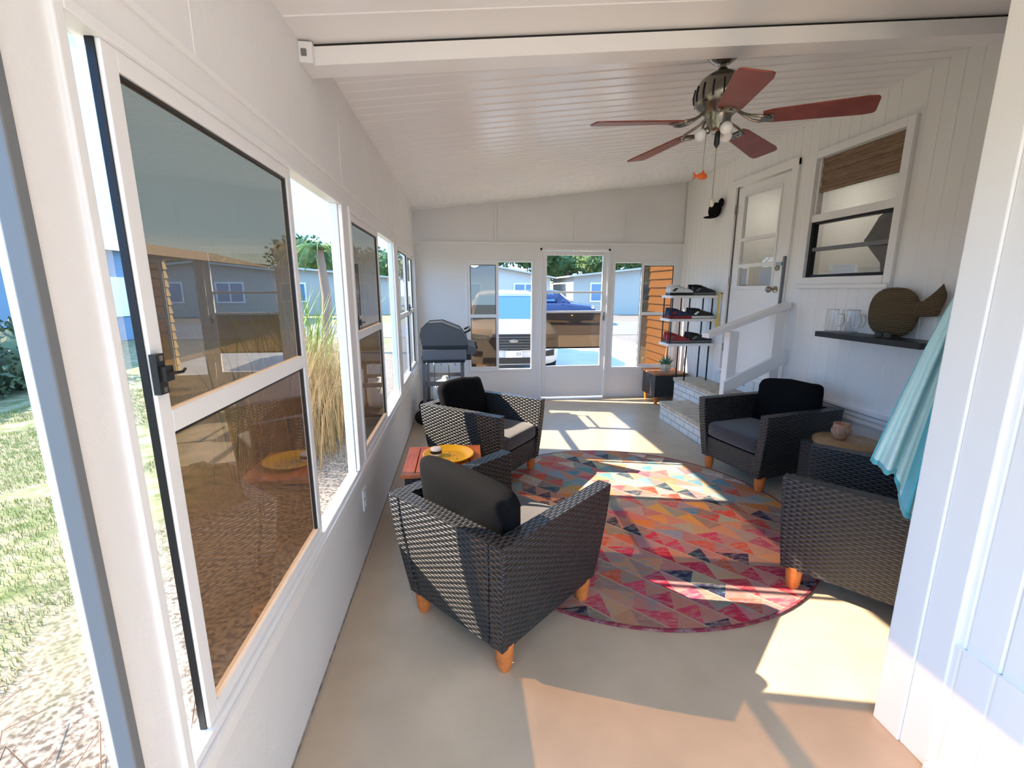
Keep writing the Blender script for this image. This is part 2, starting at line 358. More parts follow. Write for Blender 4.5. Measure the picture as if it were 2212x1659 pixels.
s=MB(); s.add([PR(yi0,-.048,1.6),PR(yi1,-.048,1.6),PR(yi1,-.048,2.57),PR(yi0,-.048,2.57)],[(0,1,2,3)],DARKG); s.obj('window_glass',e)
BAMB=wood('bamboo_weave',(.10,.055,.03),(.34,.21,.12),axis=(2,2,60))
# roll-up bamboo shade: folded slats hung just inside the frame opening
s=MB()
for i in range(7):
    z=2.565-i*.036; s.box((XR+.012+.010*(i%2),yi0+.028,z-.042),(XR+.024+.014*(i%2),yi1-.028,z),BAMB)
s.tube([(XR+.02,yi0+.03,2.31),(XR+.02,yi1-.03,2.31)],.016,BAMB,10)
s.obj('bamboo_roman_shade',bevel=.003)
s=MB(); s.lathe([(.14,.55),(.14,.58),(.03,.6),(.03,1.5),(.05,1.55),(.001,1.56)],(XR+.30,3.35,0),BLACK,20); s.tube([(XR+.30,3.32,1.5),(XR+.30,3.30,1.72),(XR+.28,3.40,1.90),(XR+.28,3.36,2.05),(XR+.25,3.22,2.15)],[.03,.08,.12,.08,.02],BLACK,12); s.obj('black_abstract_sculpture')
s=MB(); s.tube([(XR+.8,5.0,2.92),(XR+.8,5.0,2.7)],.006,BLACK,6); s.lathe([(.05,2.7),(.16,2.60),(.155,2.60),(.045,2.69)],(XR+.8,5.0,0),TRIM,24,cap=False); s.sq((XR+.8,5.0,2.64),(.04,.04,.04),BULB,1,1,14,8); s.obj('house_fill_fixture')  # added pendant fixture, kept out of view, body for the house fill
pl=bpy.data.lights.new('house_fill_light','POINT'); pl.energy=9; pl.color=(.95,.97,1); pl.shadow_soft_size=.08  # added fill light to brighten the bamboo shade and house interior
po=bpy.data.objects.new('house_fill_light',pl); po.location=(XR+.8,5.0,2.54); scene.collection.objects.link(po)
s=MB()
s.box((XL,2.44,.28),(XL+.008,2.52,.40),TRIM); s.box((XL+.008,2.465,.35),(XL+.011,2.495,.375),ALUW); s.box((XL+.008,2.465,.30),(XL+.011,2.495,.325),ALUW); s.obj('wall_outlet')
s=MB()
s.box((XL,4.60,.28),(XL+.008,4.68,.40),TRIM); s.box((XL+.008,4.625,.35),(XL+.011,4.655,.375),ALUW); s.obj('wall_outlet.001')
# ---------------------------------------------------------------- armchairs
def chair_mesh():
    m=MB()
    lv=[.12+.49*i/6 for i in range(7)]
    def off(z): return .055*(1-(z-.12)/.49)**1.4
    for sgn in (-1,1):
        rings=[]
        for z in lv:
            o=off(z); xa,xb=-.375+o,.375-o*.5; ya,yb=sgn*(.35-o),sgn*(.35-o-.07)
            r=[(xa,ya,z),(xb,ya,z),(xb,yb,z),(xa,yb,z)]
            rings.append(r if sgn<0 else r[::-1])
        m.loft(rings,WICK,False)
    rings=[]
    for z in lv:
        o=off(z); rings.append([(-.372+o,-.275+o,z),(-.372+o+.07,-.275+o,z),(-.372+o+.07,.275-o,z),(-.372+o,.275-o,z)])
    m.loft(rings,WICK,False)
    m.box((-.26,-.27,.125),(.345,.27,.29),WICK)
    for x in (-.27,.29):
        for y in (-.26,.26):
            m.lathe([(.024,0),(.033,.03),(.040,.13)],(x,y,0),LEG,16)
    return m
def chair(loc,rot,pt=0,pr=0):
    e=empty('wicker_armchair',(loc[0],loc[1],.0)); e.rotation_euler[2]=rot
    CM.obj('wicker_frame',e,bevel=.007,me=CME)
    s=MB(); s.sq((.03,0,.352),(.325,.278,.066),FAB,.35,.22,36,16,jit=.004); s.tube([(-.2,-.27,.352),(.345,-.265,.352),(.345,.265,.352),(-.2,.27,.352)],.004,FABB,6); s.obj('seat_cushion',e)
    s=MB(); T=Matrix.Translation((-.20,pt,.575))@Matrix.Rotation(-16*D2R,4,'Y')@Matrix.Rotation(pr*D2R,4,'X')@Matrix.Rotation(90*D2R,4,'Y')
    s.sq((0,0,0),(.205,.272,.075),FABB,.8,.22,44,20,T=T,jit=.03); s.obj('back_cushion',e)
CM=chair_mesh(); CME=CM.mesh('wicker_frame')
chair((.169,1.941),42*D2R,-.0,5)
chair((.17,3.60),-38*D2R,0,-3)
chair((2.43,3.31),192.7*D2R,.0,5)
chair((2.04,1.86),130.5*D2R)
# ---------------------------------------------------------------- side tables
YEL=mat('yellow_enamel',(.85,.48,.01),.35)
def tray():
    m,n,b=nt('yellow_lettered_enamel'); tc=n.nodes.new('ShaderNodeTexCoord'); nz=n.nodes.new('ShaderNodeTexNoise'); nz.inputs['Scale'].default_value=38; nz.inputs['Detail'].default_value=2;nz.inputs['Distortion'].default_value=1.5
    n.links.new(tc.outputs['Object'],nz.inputs['Vector']); cr=n.nodes.new('ShaderNodeValToRGB'); cr.color_ramp.interpolation='CONSTANT'
    cr.color_ramp.elements[0].color=(.85,.48,.01,1); cr.color_ramp.elements[1].position=.47; cr.color_ramp.elements[1].color=(.06,.04,.02,1)
    k=cr.color_ramp.elements.new(.52); k.color=(.85,.48,.01,1)
    n.links.new(nz.outputs['Fac'],cr.inputs[0]); n.links.new(cr.outputs[0],b.inputs['Base Color']); b.inputs['Roughness'].default_value=.35; return m
TR=tray()
def wtable(name,loc,w,h,top,legs=True):
    e=empty(name,(loc[0],loc[1],0)); s=MB()
    n=6; g=w/n
    for i in range(n): s.box((-w/2+i*g+.003,-w/2+.03,h-.025),(-w/2+(i+1)*g-.003,w/2-.03,h),top)
    s.box((-w/2,-w/2,h-.025),(w/2,-w/2+.028,h),top); s.box((-w/2,w/2-.028,h-.025),(w/2,w/2,h),top)
    s.obj('table_top',e,bevel=.003)
    s=MB(); s.box((-w/2+.02,-w/2+.02,.10),(w/2-.02,w/2-.02,h-.026),WICK)
    for x in (-1,1):
        for y in (-1,1): s.lathe([(.02,0),(.03,.11)],(x*(w/2-.06),y*(w/2-.06),0),LEG,14)
    s.obj('table_base',e,bevel=.006); return e
wtable('wicker_side_table',(-.13,2.765),.48,.45,TOPW)
s=MB(); s.lathe([(.001,0),(.13,0),(.155,.022),(.163,.024),(.163,.028),(.153,.028),(.128,.006),(.10,.006)],(0,0,0),YEL,40,cap=False); s.lathe([(.001,.005),(.128,.006)],(0,0,0),TR,40,cap=False)
s.obj('yellow_serving_tray',loc=(-.10,2.79,.4505))
s=MB(); s.lathe([(.001,0),(.034,0),(.036,.01),(.036,.045),(.03,.05),(.001,.046)],(0,0,0),mat('white_tin',(.8,.78,.74),.4),24); s.lathe([(.037,.015),(.037,.035)],(0,0,0),BLACK,24,cap=False); s.obj('candle_tin',loc=(-.18,2.82,.457))
wtable('wicker_end_table',(2.72,5.84),.46,.42,TOPW2)
s=MB(); POT=mat('speckled_pot',(.62,.55,.42),.7,var=.1,vscale=40); s.lathe([(.001,0),(.06,0),(.078,.05),(.075,.10),(.062,.10),(.06,.08),(.001,.08)],(0,0,0),POT,6,smooth=False)
SUC=mat('succulent_green',(.10,.22,.14),.5,var=.3,vscale=20)
for k in range(26):
    a=k*2.4; t=k/26; tilt=.25+t*.95; L=.13-.03*t; r=.012
    d=Vector((math.cos(a)*math.sin(tilt),math.sin(a)*math.sin(tilt),math.cos(tilt)))
    b=Vector((math.cos(a)*.02*t,math.sin(a)*.02*t,.08)); s.tube([b,b+d*L*.5,b+d*L+Vector((0,0,.015))],[r,r*.9,.001],SUC,6)
s.obj('potted_succulent',loc=(2.72,5.80,.4205))
e=empty('round_top_side_table',(2.56,2.66,0)); e.rotation_euler[2]=.2
s=MB(); s.box((-.19,-.19,.06),(.19,.19,.475),WICK)
for x in (-.15,.15):
    for y in (-.15,.15): s.lathe([(.02,0),(.026,.07)],(x,y,0),LEG,12)
s.obj('table_base',e,bevel=.012)
s=MB(); s.lathe([(.001,.476),(.195,.476),(.2,.485),(.2,.498),(.195,.505),(.001,.505)],(0,0,0),SLAB,48); s.obj('table_top',e)
s=MB(); TC=mat('terracotta',(.50,.24,.15),.6,var=.15,vscale=60); prof=[(.001,0),(.034,0),(.038,.01),(.052,.035),(.056,.062),(.050,.085),(.047,.092),(.051,.108),(.046,.108),(.041,.09),(.001,.03)]
s.lathe(prof,(0,0,0),TC,28)
for k in range(14):
    a=k*2*math.pi/14; s.tube([(.050*math.cos(a),.050*math.sin(a),.03),(.0575*math.cos(a+.15),.0575*math.sin(a+.15),.058),(.051*math.cos(a),.051*math.sin(a),.083)],.0025,POT,5)
s.obj('terracotta_cup',loc=(2.54,2.70,.506))
# ---------------------------------------------------------------- rug
def rug():
    R=1.15; seg=96
    circ=[(R*math.cos(2*math.pi*i/seg),R*math.sin(2*math.pi*i/seg)) for i in range(seg)]
    def clip(poly):
        out=poly
        for i in range(seg):
            ax,ay=circ[i]; bx,by=circ[(i+1)%seg]; inp=out; out=[]
            if not inp: return []
            def side(p): return (bx-ax)*(p[1]-ay)-(by-ay)*(p[0]-ax)
            for j in range(len(inp)):
                p,q=inp[j],inp[(j+1)%len(inp)]; sp,sq_=side(p),side(q)
                if sp>=0: out.append(p)
                if (sp>=0)!=(sq_>=0):
                    t=sp/(sp-sq_); out.append((p[0]+t*(q[0]-p[0]),p[1]+t*(q[1]-p[1])))
        return out
    pal_top=[(.50,.44,.38),(.60,.08,.05),(.06,.26,.32),(.66,.56,.44),(.18,.34,.38),(.60,.22,.10),(.55,.10,.12),(.04,.06,.10)]
    pal_mid=[(.58,.17,.04),(.36,.30,.25),(.52,.06,.04),(.02,.025,.055),(.60,.28,.07),(.20,.27,.30),(.46,.09,.11),(.025,.035,.065),(.05,.24,.28),(.50,.10,.05)]
    pal_bot=[(.42,.02,.06),(.48,.05,.10),(.22,.025,.05),(.50,.09,.05),(.38,.06,.12),(.025,.022,.055),(.46,.22,.12),(.44,.03,.07)]
    verts=[];faces=[];cols=[]
    ang=-49*D2R; ca,sa=math.cos(ang),math.sin(ang)
    bw=.125
    rnd=random.Random(3)
    for i in range(-11,11):
        v0=i*bw
        tl=(.17,.22,.14,.19)[i%4]; sk=(.5,.2,.8)[i%3]
        rowc=rnd.random(); n=int(1.6/tl)+1
        for j in range(-n,n):
            u0=j*tl+(i%2)*tl*.5
            tris=[([(u0,v0),(u0+tl,v0),(u0+tl*sk,v0+bw*.92)],0),([(u0+tl,v0),(u0+tl*(1+sk),v0+bw*.92),(u0+tl*sk,v0+bw*.92)],1),([(u0+tl*sk,v0+bw*.92),(u0+tl*(1+sk),v0+bw*.92),(u0+tl*(1+sk),v0+bw),(u0+tl*sk,v0+bw)],2)]
            for tri,kind in tris:
                w=[(ca*p[0]-sa*p[1],sa*p[0]+ca*p[1]) for p in tri]
                c=clip(w)
                if len(c)<3: continue
                my=sum(p[1] for p in w)/len(w)+.25*(rnd.random()-.5)
                pal=pal_top if my>.30 else pal_mid if my>-.40 else pal_bot
                if kind==0: col=pal[int((rowc*8+ (rnd.random()<.45)*rnd.randint(1,6)))%len(pal)]
                elif kind==1: col=pal[int(rnd.random()*len(pal))]; col=tuple(.45*x+.55*y for x,y in zip(col,(.40,.27,.21)))
                else: col=(.40,.27,.21)
                col=tuple(min(1,x*(.9+.3*rnd.random())) for x in col)
                b=len(verts); verts+= [(p[0],p[1],.011) for p in c]; faces.append(tuple(range(b,b+len(c)))); cols.append(col)
    me=bpy.data.meshes.new('round_rug')
    b=len(verts)
    for r,z in ((R-.0,.012),(R+.012,.012),(R+.014,.001)):
        verts+=[(r*math.cos(2*math.pi*i/seg),r*math.sin(2*math.pi*i/seg),z) for i in range(seg)]
    for k in range(2):
        for i in range(seg):
            j=(i+1)%seg; faces.append((b+k*seg+i,b+(k+1)*seg+i,b+(k+1)*seg+j,b+k*seg+j)); cols.append((.24,.03,.05))
    me.from_pydata(verts,[],faces); ca_=me.color_attributes.new('Col','FLOAT_COLOR','CORNER')
    for p in me.polygons:
        for li in p.loop_indices: ca_.data[li].color=rgba(cols[p.index])
    m,n,bs=nt('woven_rug'); at=n.nodes.new('ShaderNodeAttribute'); at.attribute_name='Col'
    tc=n.nodes.new('ShaderNodeTexCoord'); nz=n.nodes.new('ShaderNodeTexNoise'); nz.inputs['Scale'].default_value=14; nz.inputs['Detail'].default_value=10; nz.inputs['Roughness'].default_value=.75
    mp=n.nodes.new('ShaderNodeMapping'); mp.inputs['Scale'].default_value=(1,3,1); n.links.new(tc.outputs['Object'],mp.inputs[0]); n.links.new(mp.outputs[0],nz.inputs['Vector'])
    cr=n.nodes.new('ShaderNodeValToRGB'); cr.color_ramp.elements[0].position=.46; cr.color_ramp.elements[1].position=.62; cr.color_ramp.elements[0].color=(0,0,0,1); cr.color_ramp.elements[1].color=(.72,.72,.72,1)
    n.links.new(nz.outputs['Fac'],cr.inputs[0])
    nz2=n.nodes.new('ShaderNodeTexNoise'); nz2.inputs['Scale'].default_value=3.2; nz2.inputs['Detail'].default_value=5; n.links.new(tc.outputs['Object'],nz2.inputs['Vector'])
    cr2=n.nodes.new('ShaderNodeValToRGB'); e0=cr2.color_ramp.elements; e0[0].position=.38; e0[0].color=(.08,.23,.28,1); e0[1].position=.65; e0[1].color=(.52,.17,.09,1); k=e0.new(.5); k.color=(.38,.30,.25,1)
    n.links.new(nz2.outputs['Fac'],cr2.inputs[0])
    mx=n.nodes.new('ShaderNodeMix'); mx.data_type='RGBA'; n.links.new(cr.outputs[0],mx.inputs[0]); n.links.new(at.outputs['Color'],mx.inputs[6]); n.links.new(cr2.outputs[0],mx.inputs[7])
    n.links.new(mx.outputs[2],bs.inputs['Base Color']); bs.inputs['Roughness'].default_value=.95; setc(bs,'Specular IOR Level',.2)
    nb=n.nodes.new('ShaderNodeTexNoise'); nb.inputs['Scale'].default_value=250; n.links.new(tc.outputs['Object'],nb.inputs['Vector']); bp=n.nodes.new('ShaderNodeBump'); bp.inputs['Strength'].default_value=.4; bp.inputs['Distance'].default_value=.004
    n.links.new(nb.outputs['Fac'],bp.inputs['Height']); n.links.new(bp.outputs[0],bs.inputs['Normal'])
    me.materials.append(m); o=bpy.data.objects.new('round_rug',me); o.location=(1.08,2.83,0); scene.collection.objects.link(o)
rug()
# ---------------------------------------------------------------- ceiling fan
fx,fy=1.307,2.385; ct=cz(fx)
e=empty('ceiling_fan',(fx,fy,0)); s=MB()
s.lathe([(.11,ct-.0),(.112,ct-.02),(.095,ct-.03),(.09,ct-.05),(.075,ct-.075),(.055,ct-.095),(.03,ct-.11),(.001,ct-.112)],(0,0,0),NICKEL,32)
s.lathe([(.013,ct-.1),(.013,2.54)],(0,0,0),NICKEL,16)
s.lathe([(.02,2.565),(.03,2.55),(.045,2.545),(.075,2.53),(.10,2.51),(.118,2.48),(.125,2.44),(.122,2.41),(.105,2.39),(.085,2.375),(.075,2.36),(.06,2.345),(.055,2.31),(.05,2.29),(.035,2.275),(.001,2.27)],(0,0,0),NICKEL,40)
for k in range(16):
    a=k*2*math.pi/16; s.tube([(.119*math.cos(a),.119*math.sin(a),2.48),(.127*math.cos(a),.127*math.sin(a),2.44),(.123*math.cos(a),.123*math.sin(a),2.41)],.004,BLACKM,6)
s.obj('fan_motor',e)
for k in range(5):
    a=(36+72*k)*D2R; s=MB(); T=Matrix.Rotation(a,4,'Z')@Matrix.Translation((0,0,2.325))@Matrix.Rotation(3*D2R,4,'Y')
    Tb=T@Matrix.Rotation(-11*D2R,4,'X')
    out=[(.20,-.045),(.24,-.055),(.60,-.072),(.635,-.066),(.645,-.05),(.645,.05),(.635,.066),(.60,.072),(.24,.055),(.20,.045)]
    s.prism(out,'z',-.003,.004,BLADE,T=Tb)
    for sg in (-1,1):
        s.tube([(.075,0,.045),(.11,sg*.012,.02),(.145,sg*.035,.002),(.18,sg*.042,-.006),(.215,sg*.03,-.008),(.235,0,-.009)],.007,NICKEL,8,T=T)
    s.box((.19,-.03,-.010),(.245,.03,-.004),NICKEL,T=Tb)
    s.obj('fan_blade_%d'%(k+1),e)
s=MB()
for k in range(3):
    a=(60+120*k)*D2R+math.pi*.5; c,d=math.cos(a),math.sin(a)
    s.tube([(.03*c,.03*d,2.30),(.06*c,.06*d,2.285)],.018,NICKEL,12); s.sq((.078*c,.078*d,2.272),(.03,.03,.03),BULB,1,1,18,10)
s.lathe([(.012,2.28),(.014,2.22),(.001,2.2)],(0,0,0),BLACK,12)
s.obj('fan_light_kit',e)
s=MB(); s.tube([(-.075,-.03,2.3),(-.08,-.03,2.09)],.0015,NICKEL,5)
s.tube([(.0,0,2.22),(.0,0,1.96)],.0018,NICKEL,5)
ORG=mat('orange_fish_wood',(.75,.12,.02),.5)
s.sq((-.08,-.03,2.06),(.028,.008,.016),ORG,1,1,14,8)
s.prism([(-.105,2.06),(-.128,2.08),(-.122,2.06),(-.128,2.04)],'y',-.033,-.027,ORG); s.prism([(-.09,2.07),(-.075,2.09),(-.065,2.07)],'y',-.033,-.027,ORG)
s.sq((0,0,1.94),(.013,.010,.022),POT,1,1,12,8)
s.obj('pull_chains',e)
# ---------------------------------------------------------------- steps & rail
e=empty('brick_steps')
def brickm():
    m,n,b=nt('painted_white_brick'); tc=n.nodes.new('ShaderNodeTexCoord'); br=n.nodes.new('ShaderNodeTexBrick')
    br.inputs['Scale'].default_value=1; br.inputs['Brick Width'].default_value=.2; br.inputs['Row Height'].default_value=.068; br.inputs['Mortar Size'].default_value=.006
    br.inputs['Color1'].default_value=(.84,.83,.81,1); br.inputs['Color2'].default_value=(.77,.76,.74,1); br.inputs['Mortar'].default_value=(.45,.44,.43,1)
    n.links.new(tc.outputs['UV'],br.inputs['Vector']); n.links.new(br.outputs['Color'],b.inputs['Base Color'])
    bp=n.nodes.new('ShaderNodeBump'); bp.inputs['Distance'].default_value=-.006; n.links.new(br.outputs['Fac'],bp.inputs['Height']); n.links.new(bp.outputs[0],b.inputs['Normal']); return m
BR=brickm(); TREAD=mat('tan_brick_tread',(.55,.46,.36),.7,var=.15,vscale=12,bump=.2,bscale=60)
SY=3.90
s=MB(); s.box((2.31,SY,0),(2.67,5.0,.17),BR); s.box((2.67,SY,0),(XR-.001,5.42,.37),BR); s.obj('brick_base',e)
s=MB()
for i in range(11): s.box((2.29,SY+i*.1+.002,.17),(2.67,SY+(i+1)*.1-.004,.215),TREAD)
for i in range(15): s.box((2.65,SY+i*.1015+.002,.37),(XR-.001,SY+(i+1)*.1015-.004,.415),TREAD)
s.obj('step_treads',e,bevel=.004)
e=empty('stair_handrail'); s=MB()
yr=3.965
s.box((2.43,yr-.045,.216),(2.52,yr+.045,1.12),TRIM); s.box((2.86,yr-.045,.416),(2.95,yr+.045,1.30),TRIM)
def board(x0,z0,x1,z1,h,ya,yb): s.prism([(x0,z0-h/2),(x1,z1-h/2),(x1,z1+h/2),(x0,z0+h/2)],'y',ya,yb,TRIM)
board(2.22,1.085,2.99,1.36,.045,yr-.06,yr+.06); board(2.40,.60,2.99,.885,.12,yr-.075,yr-.045)
s.obj('rail_boards',e,bevel=.004)
s=MB(); s.box((XR-.012,4.35,.465),(XR-.001,5.0,.548),TRIM); s.obj('name_plaque',None)
tx=bpy.data.curves.new('plaque_text','FONT'); tx.body='Miss Maudie'; tx.size=.085; tx.extrude=.001; tx.align_x='CENTER'; tx.align_y='CENTER'
to=bpy.data.objects.new('lettering',tx); scene.collection.objects.link(to); to.parent=bpy.data.objects['name_plaque']
to.location=(XR-.0135,4.70,.507); to.rotation_euler=(90*D2R,0,-90*D2R); tx.materials.append(mat('blue_grey_lettering',(.10,.13,.17),.6))
# ---------------------------------------------------------------- shoe rack
e=empty('shoe_rack'); s=MB(); SY0,SY1=5.13,5.40
for z in (.87,1.16,1.43): s.box((2.42,SY0,z-.03),(2.985,SY1,z),TRIM)
for x in (2.66,2.94):
    for y in (SY0+.03,SY1-.03): s.box((x-.007,y-.007,.416),(x+.007,y+.007,1.40),BLACKM)
for z in (.87,1.16):
    s.box((2.44,SY0+.02,z),(2.452,SY0+.032,z+.26),BLACKM); s.box((2.44,SY1-.032,z),(2.452,SY1-.02,z+.26),BLACKM)
s.obj('rack_frame',e,bevel=.002)
SOLE=mat('white_rubber_sole',(.8,.8,.78),.6); RED=mat('red_mesh',(.35,.03,.03),.7); NAVY=mat('navy_mesh',(.02,.03,.08),.7); GREY=mat('grey_suede',(.15,.15,.16),.8); WS=mat('white_leather',(.75,.75,.74),.5)
def shoe(x,y,z,up,sole,rot,name='running_shoe',sc=1):
    s=MB()
    st=[(0,.03,.085),(.03,.036,.108),(.08,.036,.10),(.13,.038,.085),(.18,.044,.066),(.23,.043,.052),(.265,.030,.038),(.28,.012,.025)]
    rs=[];ru=[]
    for px,w,h in st:
        px-=.14
        rs.append([(px,w*math.cos(t)*1.06,.0+ (.012 if math.sin(t)<0 else .028)+.012*math.sin(t)*.9-.0012) for t in [i*2*math.pi/14 for i in range(14)]])
        ru.append([(px,w*math.cos(t)*(1-.25*max(0,math.sin(t))),.02+(h+.0)*max(0,math.sin(t))**.8) for t in [i*2*math.pi/14 for i in range(14)]])
    s.loft(rs,sole); s.loft(ru,up)
    T=Matrix.Translation((-.14,0,.01))
    s.tube([(.02,-.02,.108),(.05,-.028,.105),(.09,-.02,.10),(.09,.02,.10),(.05,.028,.105),(.02,.02,.108),(.0,0,.105),(.02,-.02,.108)],.008,up,6,T=T)
    s.sq((.05-.14,0,.112),(.04,.02,.008),BLACK,1,1,12,6)
    for k in range(5): s.tube([(.11+k*.02,-.024,.09-k*.008),(.11+k*.02,0,.1-k*.009),(.11+k*.02,.024,.09-k*.008)],.003,sole,5,T=T)
    s.prism([(.02,.04),(.06,.075),(.09,.07),(.05,.035)],'y',-.0395,-.034,sole,T=T); s.obj(name,loc=(x,y,z),rot=rot)
for z,c in ((1.431,((WS,BLACK),(BLACK,GREY))),(1.161,((NAVY,RED),(BLACK,SOLE))),(.871,((RED,GREY),(BLACK,GREY)))):
    for i,(u,so_) in enumerate(c):
        shoe(2.565+i*.28,SY0+.065,z,u,so_,-.12+.06*i); shoe(2.585+i*.26,SY1-.07,z,u,so_,.10)
YS=mat('yellow_plastic',(.80,.55,.08),.4)
s=MB(); s.loft([[(XR-.04+.008*math.cos(t)*k[1],5.09+.03*math.sin(t)*k[1],k[0]) for t in [i*math.pi/4 for i in range(8)]] for k in ((1.02,.9),(1.08,1.1),(1.2,.7),(1.40,.6),(1.46,.8))],YS); s.box((XR-.045,5.085,1.45),(XR,5.095,1.46),BLACK); s.obj('shoehorn')
s=MB(); s.sq((XR-.06,5.32,2.40),(.055,.10,.085),FABB,.9,.9,20,12); s.sq((XR-.085,5.36,2.33),(.075,.085,.012),FABB,1,1,16,8); s.sq((XR-.04,5.23,2.47),(.02,.05,.05),FABB,1,1,14,8); s.obj('black_cap')
# ---------------------------------------------------------------- floating shelf + things
s=MB(); s.box((2.80,2.50,1.135),(XR-.001,3.36,1.175),mat('black_shelf_laminate',(.012,.012,.013),.4)); s.obj('floating_shelf',bevel=.002)
for i,(x,y) in enumerate(((2.88,3.30),(2.87,3.14),(2.965,3.20))):
    s=MB(); s.lathe([(.036,0.002),(.041,.01),(.042,.17)],(0,0,0),MUGG,28,cap=False); s.lathe([(.001,.001),(.037,.001),(.037,.010),(.001,.010)],(0,0,0),MUGG,28,cap=False)
    s.lathe([(.0405,.168),(.0425,.168),(.0425,.173),(.0405,.173),(.0405,.168)],(0,0,0),WS,28,cap=False)
    s.tube([(0,-.04,.14),(0,-.075,.135),(0,-.085,.09),(0,-.07,.05),(0,-.04,.045)],.006,WS,8); s.obj('glass_mug',loc=(x,y,1.176),rot=.5)
def sea():
    m,n,b=nt('seagrass_weave'); tc=n.nodes.new('ShaderNodeTexCoord'); w=n.nodes.new('ShaderNodeTexWave'); w.inputs['Scale'].default_value=28; w.inputs['Distortion'].default_value=3; w.inputs['Detail'].default_value=3; w.bands_direction='Z'
    n.links.new(tc.outputs['Object'],w.inputs['Vector']); cr=n.nodes.new('ShaderNodeValToRGB'); cr.color_ramp.elements[0].color=(.07,.045,.02,1); cr.color_ramp.elements[1].color=(.27,.19,.10,1)
    n.links.new(w.outputs[0],cr.inputs[0]); n.links.new(cr.outputs[0],b.inputs['Base Color']); bp=n.nodes.new('ShaderNodeBump'); bp.inputs['Distance'].default_value=.01; n.links.new(w.outputs[0],bp.inputs['Height']); n.links.new(bp.outputs[0],b.inputs['Normal']); b.inputs['Roughness'].default_value=.85; return m
SEA=sea()
s=MB(); s.sq((0,0,.17),(.045,.185,.168),SEA,.8,1,36,14)
s.loft([[(.02*math.cos(t)*a,yy+.0,zz+hh*math.sin(t)) for t in [i*math.pi/6 for i in range(12)]] for a,yy,zz,hh in ((1,-.14,.18,.06),(1,-.20,.20,.05),(.9,-.26,.23,.075),(.7,-.31,.26,.10),(.4,-.335,.28,.03))],SEA)
s.obj('woven_seagrass_fish',loc=(2.95,2.87,1.175))
s=MB()
for y in (-.035,.035): s.sq((0,y,.022),(.006,.03,.02),BLACK,.8,.8,14,8); s.tube([(0,y*1.8,.03),(.03,y*1.9,.028),(.07,y*1.7,.01)],.003,BLACK,5)
s.tube([(0,-.01,.028),(0,.01,.028)],.003,BLACK,5); s.obj('sunglasses',loc=(2.815,2.78,1.176))
# ---------------------------------------------------------------- towel
def towel():
    m,n,b=nt('striped_beach_towel'); tc=n.nodes.new('ShaderNodeTexCoord'); sp=n.nodes.new('ShaderNodeSeparateXYZ'); n.links.new(tc.outputs['UV'],sp.inputs[0])
    cr=n.nodes.new('ShaderNodeValToRGB'); el=cr.color_ramp.elements; cols=[(0,(.06,.50,.56)),(.035,(.52,.78,.76)),(.22,(.10,.58,.63)),(.27,(.62,.82,.78)),(.40,(.08,.52,.60)),(.50,(.62,.80,.77)),(.58,(.03,.45,.52)),(.70,(.5,.75,.74)),(.85,(.08,.5,.56))]
    el[0].color=rgba(cols[0][1]); el[1].position=cols[1][0]; el[1].color=rgba(cols[1][1])
    for p,c in cols[2:]: k=el.new(p); k.color=rgba(c)
    cr.color_ramp.interpolation='CONSTANT'
    n.links.new(sp.outputs[0],cr.inputs[0])
    hem=M(n,'GREATER_THAN',b=.975,la=sp.outputs[1]); mx=n.nodes.new('ShaderNodeMix'); mx.data_type='RGBA'; n.links.new(hem,mx.inputs[0]); n.links.new(cr.outputs[0],mx.inputs[6]); mx.inputs[7].default_value=(.04,.45,.52,1)
    n.links.new(mx.outputs[2],b.inputs['Base Color']); b.inputs['Roughness'].default_value=.95; setc(b,'Sheen Weight',.3)
    nb=n.nodes.new('ShaderNodeTexNoise'); nb.inputs['Scale'].default_value=300; n.links.new(tc.outputs['Object'],nb.inputs['Vector']); bp=n.nodes.new('ShaderNodeBump'); bp.inputs['Strength'].default_value=.5; bp.inputs['Distance'].default_value=.004; n.links.new(nb.outputs['Fac'],bp.inputs['Height']); n.links.new(bp.outputs[0],b.inputs['Normal'])
    N,K=150,50; vs=[];fs=[];uvs=[]
    def zbf(q):
        if q<.28: return .865-.10*q
        if q<.42: return .837-(q-.28)*.9
        return .71-(q-.42)*.26
    for k in range(K+1):
        t=k/K
        for i in range(N+1):
            q=i/N
            z=1.63+(zbf(q)-1.63)*t
            w=.10+.90*t**.75
            f=(.030*math.sin(q*21+.6*math.sin(t*3)+.5)+.014*math.sin(q*47+t*2)+.006*math.sin(q*90))*(.35+.65*t)
            bx,by=1.505+.20*q, 1.445-.175*q
            x=1.655+(bx-1.655)*w+.7*f; y=1.275+(by-1.275)*w+.7*f+.01
            y=max(y,1.225+.004*math.sin(q*40))
            vs.append((x,y,z)); uvs.append((q,t))
    for k in range(K):
        for i in range(N): a=k*(N+1)+i; fs.append((a,a+1,a+N+2,a+N+1))
    me=bpy.data.meshes.new('beach_towel'); me.from_pydata(vs,[],fs); uv=me.uv_layers.new(name='UVMap')
    for p in me.polygons:
        p.use_smooth=True
        for li in p.loop_indices: uv.data[li].uv=uvs[me.loops[li].vertex_index]
    me.materials.append(m); o=bpy.data.objects.new('beach_towel',me); scene.collection.objects.link(o)
    sd=o.modifiers.new('th','SOLIDIFY'); sd.thickness=.004
    h=MB(); h.tube([(0,-.05,.02),(0,-.01,.02),(0,.01,.0),(0,.03,.025)],.006,NICKEL,8); h.box((-.012,-.055,-.03),(.012,-.047,.04),NICKEL); h.obj('wall_hook',loc=(1.655,1.256,1.64))
towel()
